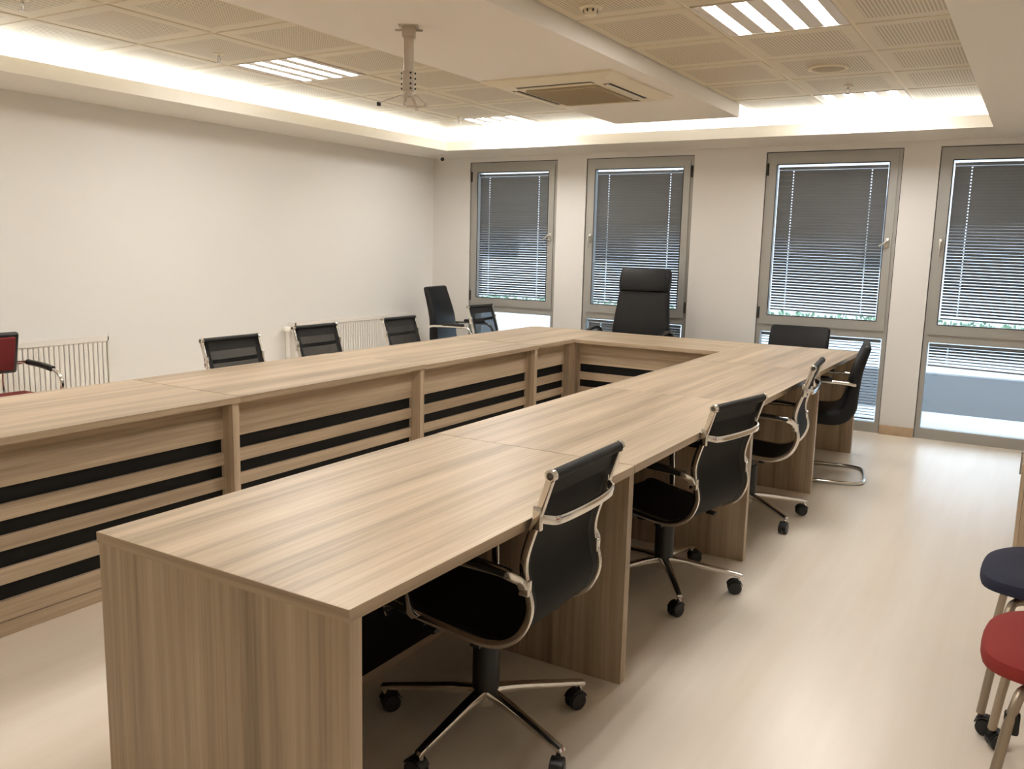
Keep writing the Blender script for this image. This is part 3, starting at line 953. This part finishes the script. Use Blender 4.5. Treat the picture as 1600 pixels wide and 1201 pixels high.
# stacking chairs on castors at the right edge
def make_stacker(label, fabric):
    root = empty('training_chair', (0, 0, 0))
    vs, fs = [], []
    nr, ns = 5, 40
    W_, D_ = .245, .235
    rings = [(0.90, .425), (.985, .434), (1.0, .450), (.975, .468), (.90, .476), (.6, .478), (.25, .474)]
    for k, z in rings:
        for i in range(ns):
            a = 2 * PI * i / ns
            c_, s_ = math.cos(a), math.sin(a)
            e = 2 / 3.2
            px = W_ * k * math.copysign(abs(c_) ** e, c_)
            py = D_ * k * math.copysign(abs(s_) ** e, s_)
            px *= 1.0 - .10 * (py / D_)
            zz = z - (.018 * max(0, py / D_) ** 3)
            vs.append((px, py, zz))
    for j in range(len(rings) - 1):
        for i in range(ns):
            k = (i + 1) % ns
            fs.append((j * ns + i, j * ns + k, (j + 1) * ns + k, (j + 1) * ns + i))
    fs.append(tuple(range(ns))[::-1]); fs.append(tuple((len(rings) - 1) * ns + i for i in range(ns)))
    MB().add(vs, fs, True).build('seat', fabric, root)
    for s_ in (-1, 1):
        x = s_ * .215
        xt = s_ * .175
        p = smooth_path([(x + s_ * .05, .185, .062), (x + s_ * .025, .168, .22), (x, .145, .37), (xt, .115, .408), (xt, .0, .414), (xt, -.10, .408), (x, -.15, .37), (x + s_ * .025, -.195, .22), (x + s_ * .05, -.235, .062)], 5)
        MB().tube(p, .0125, 12).build('leg_frame', 'greytube', root)
        for yy in (.185, -.235):
            caster(root, (x + s_ * .05, yy, 0), random.uniform(-1, 1), 'caster', .026, 'black')
        MB().rbox(x - .014, x + .014, .13, .165, .30, .355, .006).build('stacking_bumper', 'rubber', root)
        MB().tube(smooth_path([(s_ * .17, -.10, .41), (s_ * .17, -.22, .42), (s_ * .185, -.275, .50), (s_ * .185, -.32, .72)], 5), .011, 10).build('back_upright', 'greytube', root)
    MB().cyl((-.175, .05, .412), (.175, .05, .412), .010).build('cross_bar', 'greytube', root)
    MB().cyl((-.175, -.07, .412), (.175, -.07, .412), .010).build('cross_bar', 'greytube', root)
    rounded_shell([(-.285, .60), (-.298, .66), (-.318, .76), (-.335, .84)], [.40, .44, .43, .36], [.03, .035, .035, .03], .014).build('backrest', fabric, root)
    return tag(root, label, 'chair', 'castor chairs at the right edge')
s1 = make_stacker('red-seated castor chair on grey tube legs, in front of the navy one', 'redfabric')
s1.location = (.195, 2.53, 0); s1.rotation_euler = (0, 0, math.radians(90))
s2 = make_stacker('navy-seated castor chair behind the red one at the right edge', 'navy')
s2.location = (.16, 3.14, 0); s2.rotation_euler = (0, 0, math.radians(90))

# low cabinet at the right edge
cb = empty('low_cabinet', (.30, 5.05, 0))
MB().box(-.27, .27, -.44, .44, .05, .50).build('body', 'woodz', cb)
MB().box(-.275, .275, -.445, .445, .50, .522).build('cabinet_top', 'woody', cb)
MB().box(-.25, .25, -.42, .42, 0, .05).build('plinth', 'blackboard', cb)
for s_ in (-1, 1):
    d_ = MB().box(-.288, -.271, (-.437 if s_ < 0 else .003), (-.003 if s_ < 0 else .437), .058, .494).build('door', 'woodz', cb)
    MB().cyl((-.292, s_ * .04, .36), (-.292, s_ * .04, .46), .005).build('handle', 'satin', d_)
MB().box(-.2, .2, -.452, -.441, .06, .49).build('end_panel', 'woodz', cb)
tag(cb, 'low wood-grain cabinet at the right edge behind the navy chair', 'cabinet')
fo = MB().rbox(.06, .30, 5.10, 5.42, .5222, .55, .008).build('folder', 'bluefolder')
tag(fo, 'blue folder lying on the low cabinet', 'folder')

# ---------------------------------------------------------------- radiators
def radiator(label, y0, y1, valve, z0=.16, z1=.765):
    root = empty('radiator', (XL, (y0 + y1) / 2, z0))
    h, L_ = z1 - z0, (y1 - y0)
    x0, x1 = .035, .085
    prof = []
    nrib = int(L_ / .034)
    pts = []
    for i in range(nrib):
        y = -L_ / 2 + .012 + (L_ - .024) * i / nrib
        w_ = (L_ - .024) / nrib
        pts += [(x1, y), (x1 + .0022, y + w_ * .22), (x1 + .0022, y + w_ * .70), (x1, y + w_ * .87)]
    pts.append((x1, L_ / 2 - .012))
    vs = [(x, y, z) for z in (.03, h - .035) for x, y in pts]
    k = len(pts)
    mb = MB().add(vs, [(i, i + 1, k + i + 1, k + i) for i in range(k - 1)])
    mb.box(x0, x1, -L_ / 2 + .01, L_ / 2 - .01, .012, h - .015)
    mb.build('front_panel', 'radiator', root)
    MB().box(x0 - .02, x1 + .008, -L_ / 2, -L_ / 2 + .010, .0, h).build('side_cover', 'radiator', root)
    MB().box(x0 - .02, x1 + .008, L_ / 2 - .010, L_ / 2, .0, h).build('side_cover', 'radiator', root)
    tg = MB().box(x0 - .02, x0 - .012, -L_ / 2, L_ / 2, h - .01, h).box(x1, x1 + .008, -L_ / 2, L_ / 2, h - .03, h)
    for i in range(int(L_ / .02)):
        y = -L_ / 2 + .01 + i * .02
        tg.box(x0 - .012, x1, y, y + .008, h - .008, h - .002)
    tg.build('top_grille', 'radiator', root)
    br_ = MB()
    for s_ in (-.3, .3):
        br_.box(.001, x0, L_ * s_ - .02, L_ * s_ + .02, .1, h - .08)
    br_.build('bracket', 'radiator', root)
    if valve:
        vy = -L_ / 2 - .05
        v = MB().cyl((.05, -L_ / 2 + .005, h - .055), (.05, vy, h - .055), .010)
        v.cyl((.05, vy, h - .055), (.05, vy, -z0), .018)
        v.build('pipe', 'radiator', root)
        vv = MB().lathe([(.014, -.035), (.022, -.03), (.024, .0), (.022, .02), (.016, .028)], 16, Matrix.Translation((.05, vy - .012, h - .050)) @ Matrix.Rotation(PI / 2, 4, 'X'))
        vv.cyl((.05, vy + .02, h - .055), (.10, vy + .02, h - .055), .02)
        vv.build('valve', 'radiator', root)
        MB().lathe([(.012, 0), (.013, .004), (.008, .006)], 14, Matrix.Translation((.10, vy + .02, h - .055)) @ Matrix.Rotation(PI / 2, 4, 'Y')).build('valve_cap', 'black', root)
    return tag(root, label, 'radiator', 'white panel radiators')
radiator('white ribbed panel radiator behind the red armchair', 2.45, 3.64, False)
radiator('white panel radiator behind the mesh chairs, with a valve and pipe', 5.40, 7.00, True, z1=.745)

# ---------------------------------------------------------------- ceiling fittings
ac = empty('air_conditioner', (-2.545, 4.945, BZ - .001))
hw, hd = .425, .470
MB().add([(-hw, -hd, 0), (hw, -hd, 0), (hw, hd, 0), (-hw, hd, 0), (-hw, -hd, -.012), (hw, -hd, -.012), (hw, hd, -.012), (-hw, hd, -.012),
          (-hw + .07, -hd + .07, -.034), (hw - .07, -hd + .07, -.034), (hw - .07, hd - .07, -.034), (-hw + .07, hd - .07, -.034)],
         [(0, 1, 5, 4), (1, 2, 6, 5), (2, 3, 7, 6), (3, 0, 4, 7), (4, 5, 9, 8), (5, 6, 10, 9), (6, 7, 11, 10), (7, 4, 8, 11), (8, 9, 10, 11), (0, 3, 2, 1)]).build('bezel', 'acplastic', ac)
gr = MB().rbox(-.235, .235, -.265, .265, -.048, -.032, .006)
gr.build('intake_grille', 'acgrille', ac)
gf = MB()
for i in range(24):
    y = -.25 + i * .0215
    gf.box(-.225, .225, y, y + .006, -.0505, -.0475)
gf.build('grille_fins', 'acgrille', ac)
for (cx_, cy_, w_, d_) in ((0, -.335, .50, .052), (0, .335, .50, .052), (-.305, 0, .052, .54), (.305, 0, .052, .54)):
    MB().rbox(cx_ - w_ / 2, cx_ + w_ / 2, cy_ - d_ / 2, cy_ + d_ / 2, -.0352, -.030, .002).build('air_slot', 'slot', ac)
    lw, ld = (w_ - .01, .016) if w_ > d_ else (.016, d_ - .01)
    MB().rbox(cx_ - lw / 2, cx_ + lw / 2, cy_ - ld / 2, cy_ + ld / 2, -.042, -.034, .003).build('louvre', 'acplastic', ac)
tag(ac, 'cream ceiling cassette air conditioner set in the white ceiling beam', 'air conditioner')

pm = empty('projector_bracket', (-2.545, 3.245, BZ), YAW)
MB().rbox(-.045, .045, -.04, .04, -.006, 0, .003).rbox(-.030, .030, -.030, .030, -.050, -.004, .006).build('ceiling_plate', 'mount', pm)
MB().cyl((-.062, 0, -.018), (.062, 0, -.018), .005).build('cross_bolt', 'mount', pm)
MB().rbox(-.0215, .0215, -.0215, .0215, -.235, -.045, .004).build('square_column', 'mount', pm)
MB().rbox(-.027, .027, -.027, .027, -.285, -.195, .005).build('clamp_collar', 'mount', pm)
bl_ = MB()
for z in (-.205, -.228, -.252, -.272):
    bl_.cyl((-.034, -.01, z), (.034, -.01, z), .0045, 8); bl_.cyl((.012, -.034, z), (.012, .02, z), .0045, 8)
bl_.build('bolt', 'rubber', pm)
MB().lathe([(.016, -.31), (.03, -.305), (.03, -.285), (.016, -.28)], 16).build('swivel_joint', 'mount', pm)
for a, L_ in ((192, .135), (-15, .085), (75, .10), (258, .05)):
    d = Vector((math.cos(math.radians(a)), math.sin(math.radians(a)), 0))
    arm = MB().sweep([d * .01 + Vector((0, 0, -.290)), d * .04 + Vector((0, 0, -.302)), d * L_ + Vector((0, 0, -.340))], rrect(.016, .004, .0015, 2), side=Vector((-d.y, d.x, 0)))
    ao = arm.build('spider_arm', 'mount', pm)
    MB().lathe([(.009, -.352), (.009, -.336)], 10, Matrix.Translation(d * L_)).build('mounting_foot', 'rubber' if a == 192 else 'mount', ao)
MB().rbox(-.012, .085, -.014, .014, -.350, -.344, .002).build('adapter_plate', 'mount', pm)
tag(pm, 'empty grey projector bracket hanging from the white ceiling beam', 'projector bracket')

sp_ = empty('ceiling_speaker', (-1.17, 5.36, ZT))
MB().lathe([(.112, .004), (.112, -.010), (.104, -.016), (.096, -.014), (.094, -.010)], 32).build('rim', 'acplastic', sp_)
MB().lathe([(.094, -.008), (.09, -.010), (.05, -.013), (.01, -.014)], 32).build('grille', 'acgrille', sp_)
tag(sp_, 'round ceiling speaker in the right ceiling field', 'speaker')
sd = empty('smoke_detector', (-1.815, 3.60, ZT))
MB().lathe([(.052, .004), (.052, -.014), (.047, -.018)], 24).build('detector_base', 'acplastic', sd)
MB().lathe([(.034, -.018), (.034, -.030), (.026, -.034), (.026, -.044), (.018, -.048)], 24).build('sensor_head', 'acplastic', sd)
vv = MB()
for k in range(8):
    a = k * PI / 4
    vv.rbox(-.004, .004, .024, .0345, -.033, -.021, .001, 1, T=Matrix.Rotation(a, 4, 'Z'))
vv.build('vent', 'slot', sd)
tag(sd, 'round smoke detector beside the white beam at the top of the photo', 'smoke detector')
def sprinkler(x, y, label):
    r = empty('sprinkler', (x, y, ZT))
    MB().lathe([(.030, .002), (.030, -.006), (.018, -.012), (.012, -.013)], 20).build('escutcheon', 'acplastic', r)
    fr_ = MB().cyl((0, 0, -.012), (0, 0, -.026), .008)
    for s_ in (-1, 1):
        fr_.tube([(s_ * .006, 0, -.022), (s_ * .013, 0, -.036), (s_ * .004, 0, -.052)], .0022, 6)
    fr_.build('frame', 'satin', r)
    MB().lathe([(.004, -.050), (.015, -.053), (.015, -.055), (.004, -.058)], 16).build('deflector', 'satin', r)
    tag(r, label, 'sprinkler', 'ceiling sprinklers')
sprinkler(-1.17, 5.97, 'small sprinkler head beside the round ceiling speaker')
sprinkler(-4.17, 3.56, 'small sprinkler head in the tile next to the left ceiling light')
sprinkler(-4.27, 6.12, 'small sprinkler head near the far left corner of the ceiling')
sprinkler(-4.07, 2.37, 'small sprinkler head at the top left edge of the photo')

cm = empty('security_camera', (-5.22, 7.20, ZS))
MB().lathe([(.030, .0), (.030, -.010), (.014, -.014), (.010, -.022)], 20).build('mount', 'radiator', cm)
d = Vector((5.22, -7.20, -.85)).normalized()
q = Vector((0, 0, -.040)) - d * .03
MB().sweep([q, q + d * .006, q + d * .06, q + d * .066], circ(.026, 20), scales=[(.8, .8), (1, 1), (1, 1), (.92, .92)]).build('housing', 'radiator', cm)
MB().sweep([q + d * .0655, q + d * .069], circ(.019, 20)).build('lens', 'black', cm)
tag(cm, 'small round security camera with a black lens under the soffit in the left corner', 'camera')
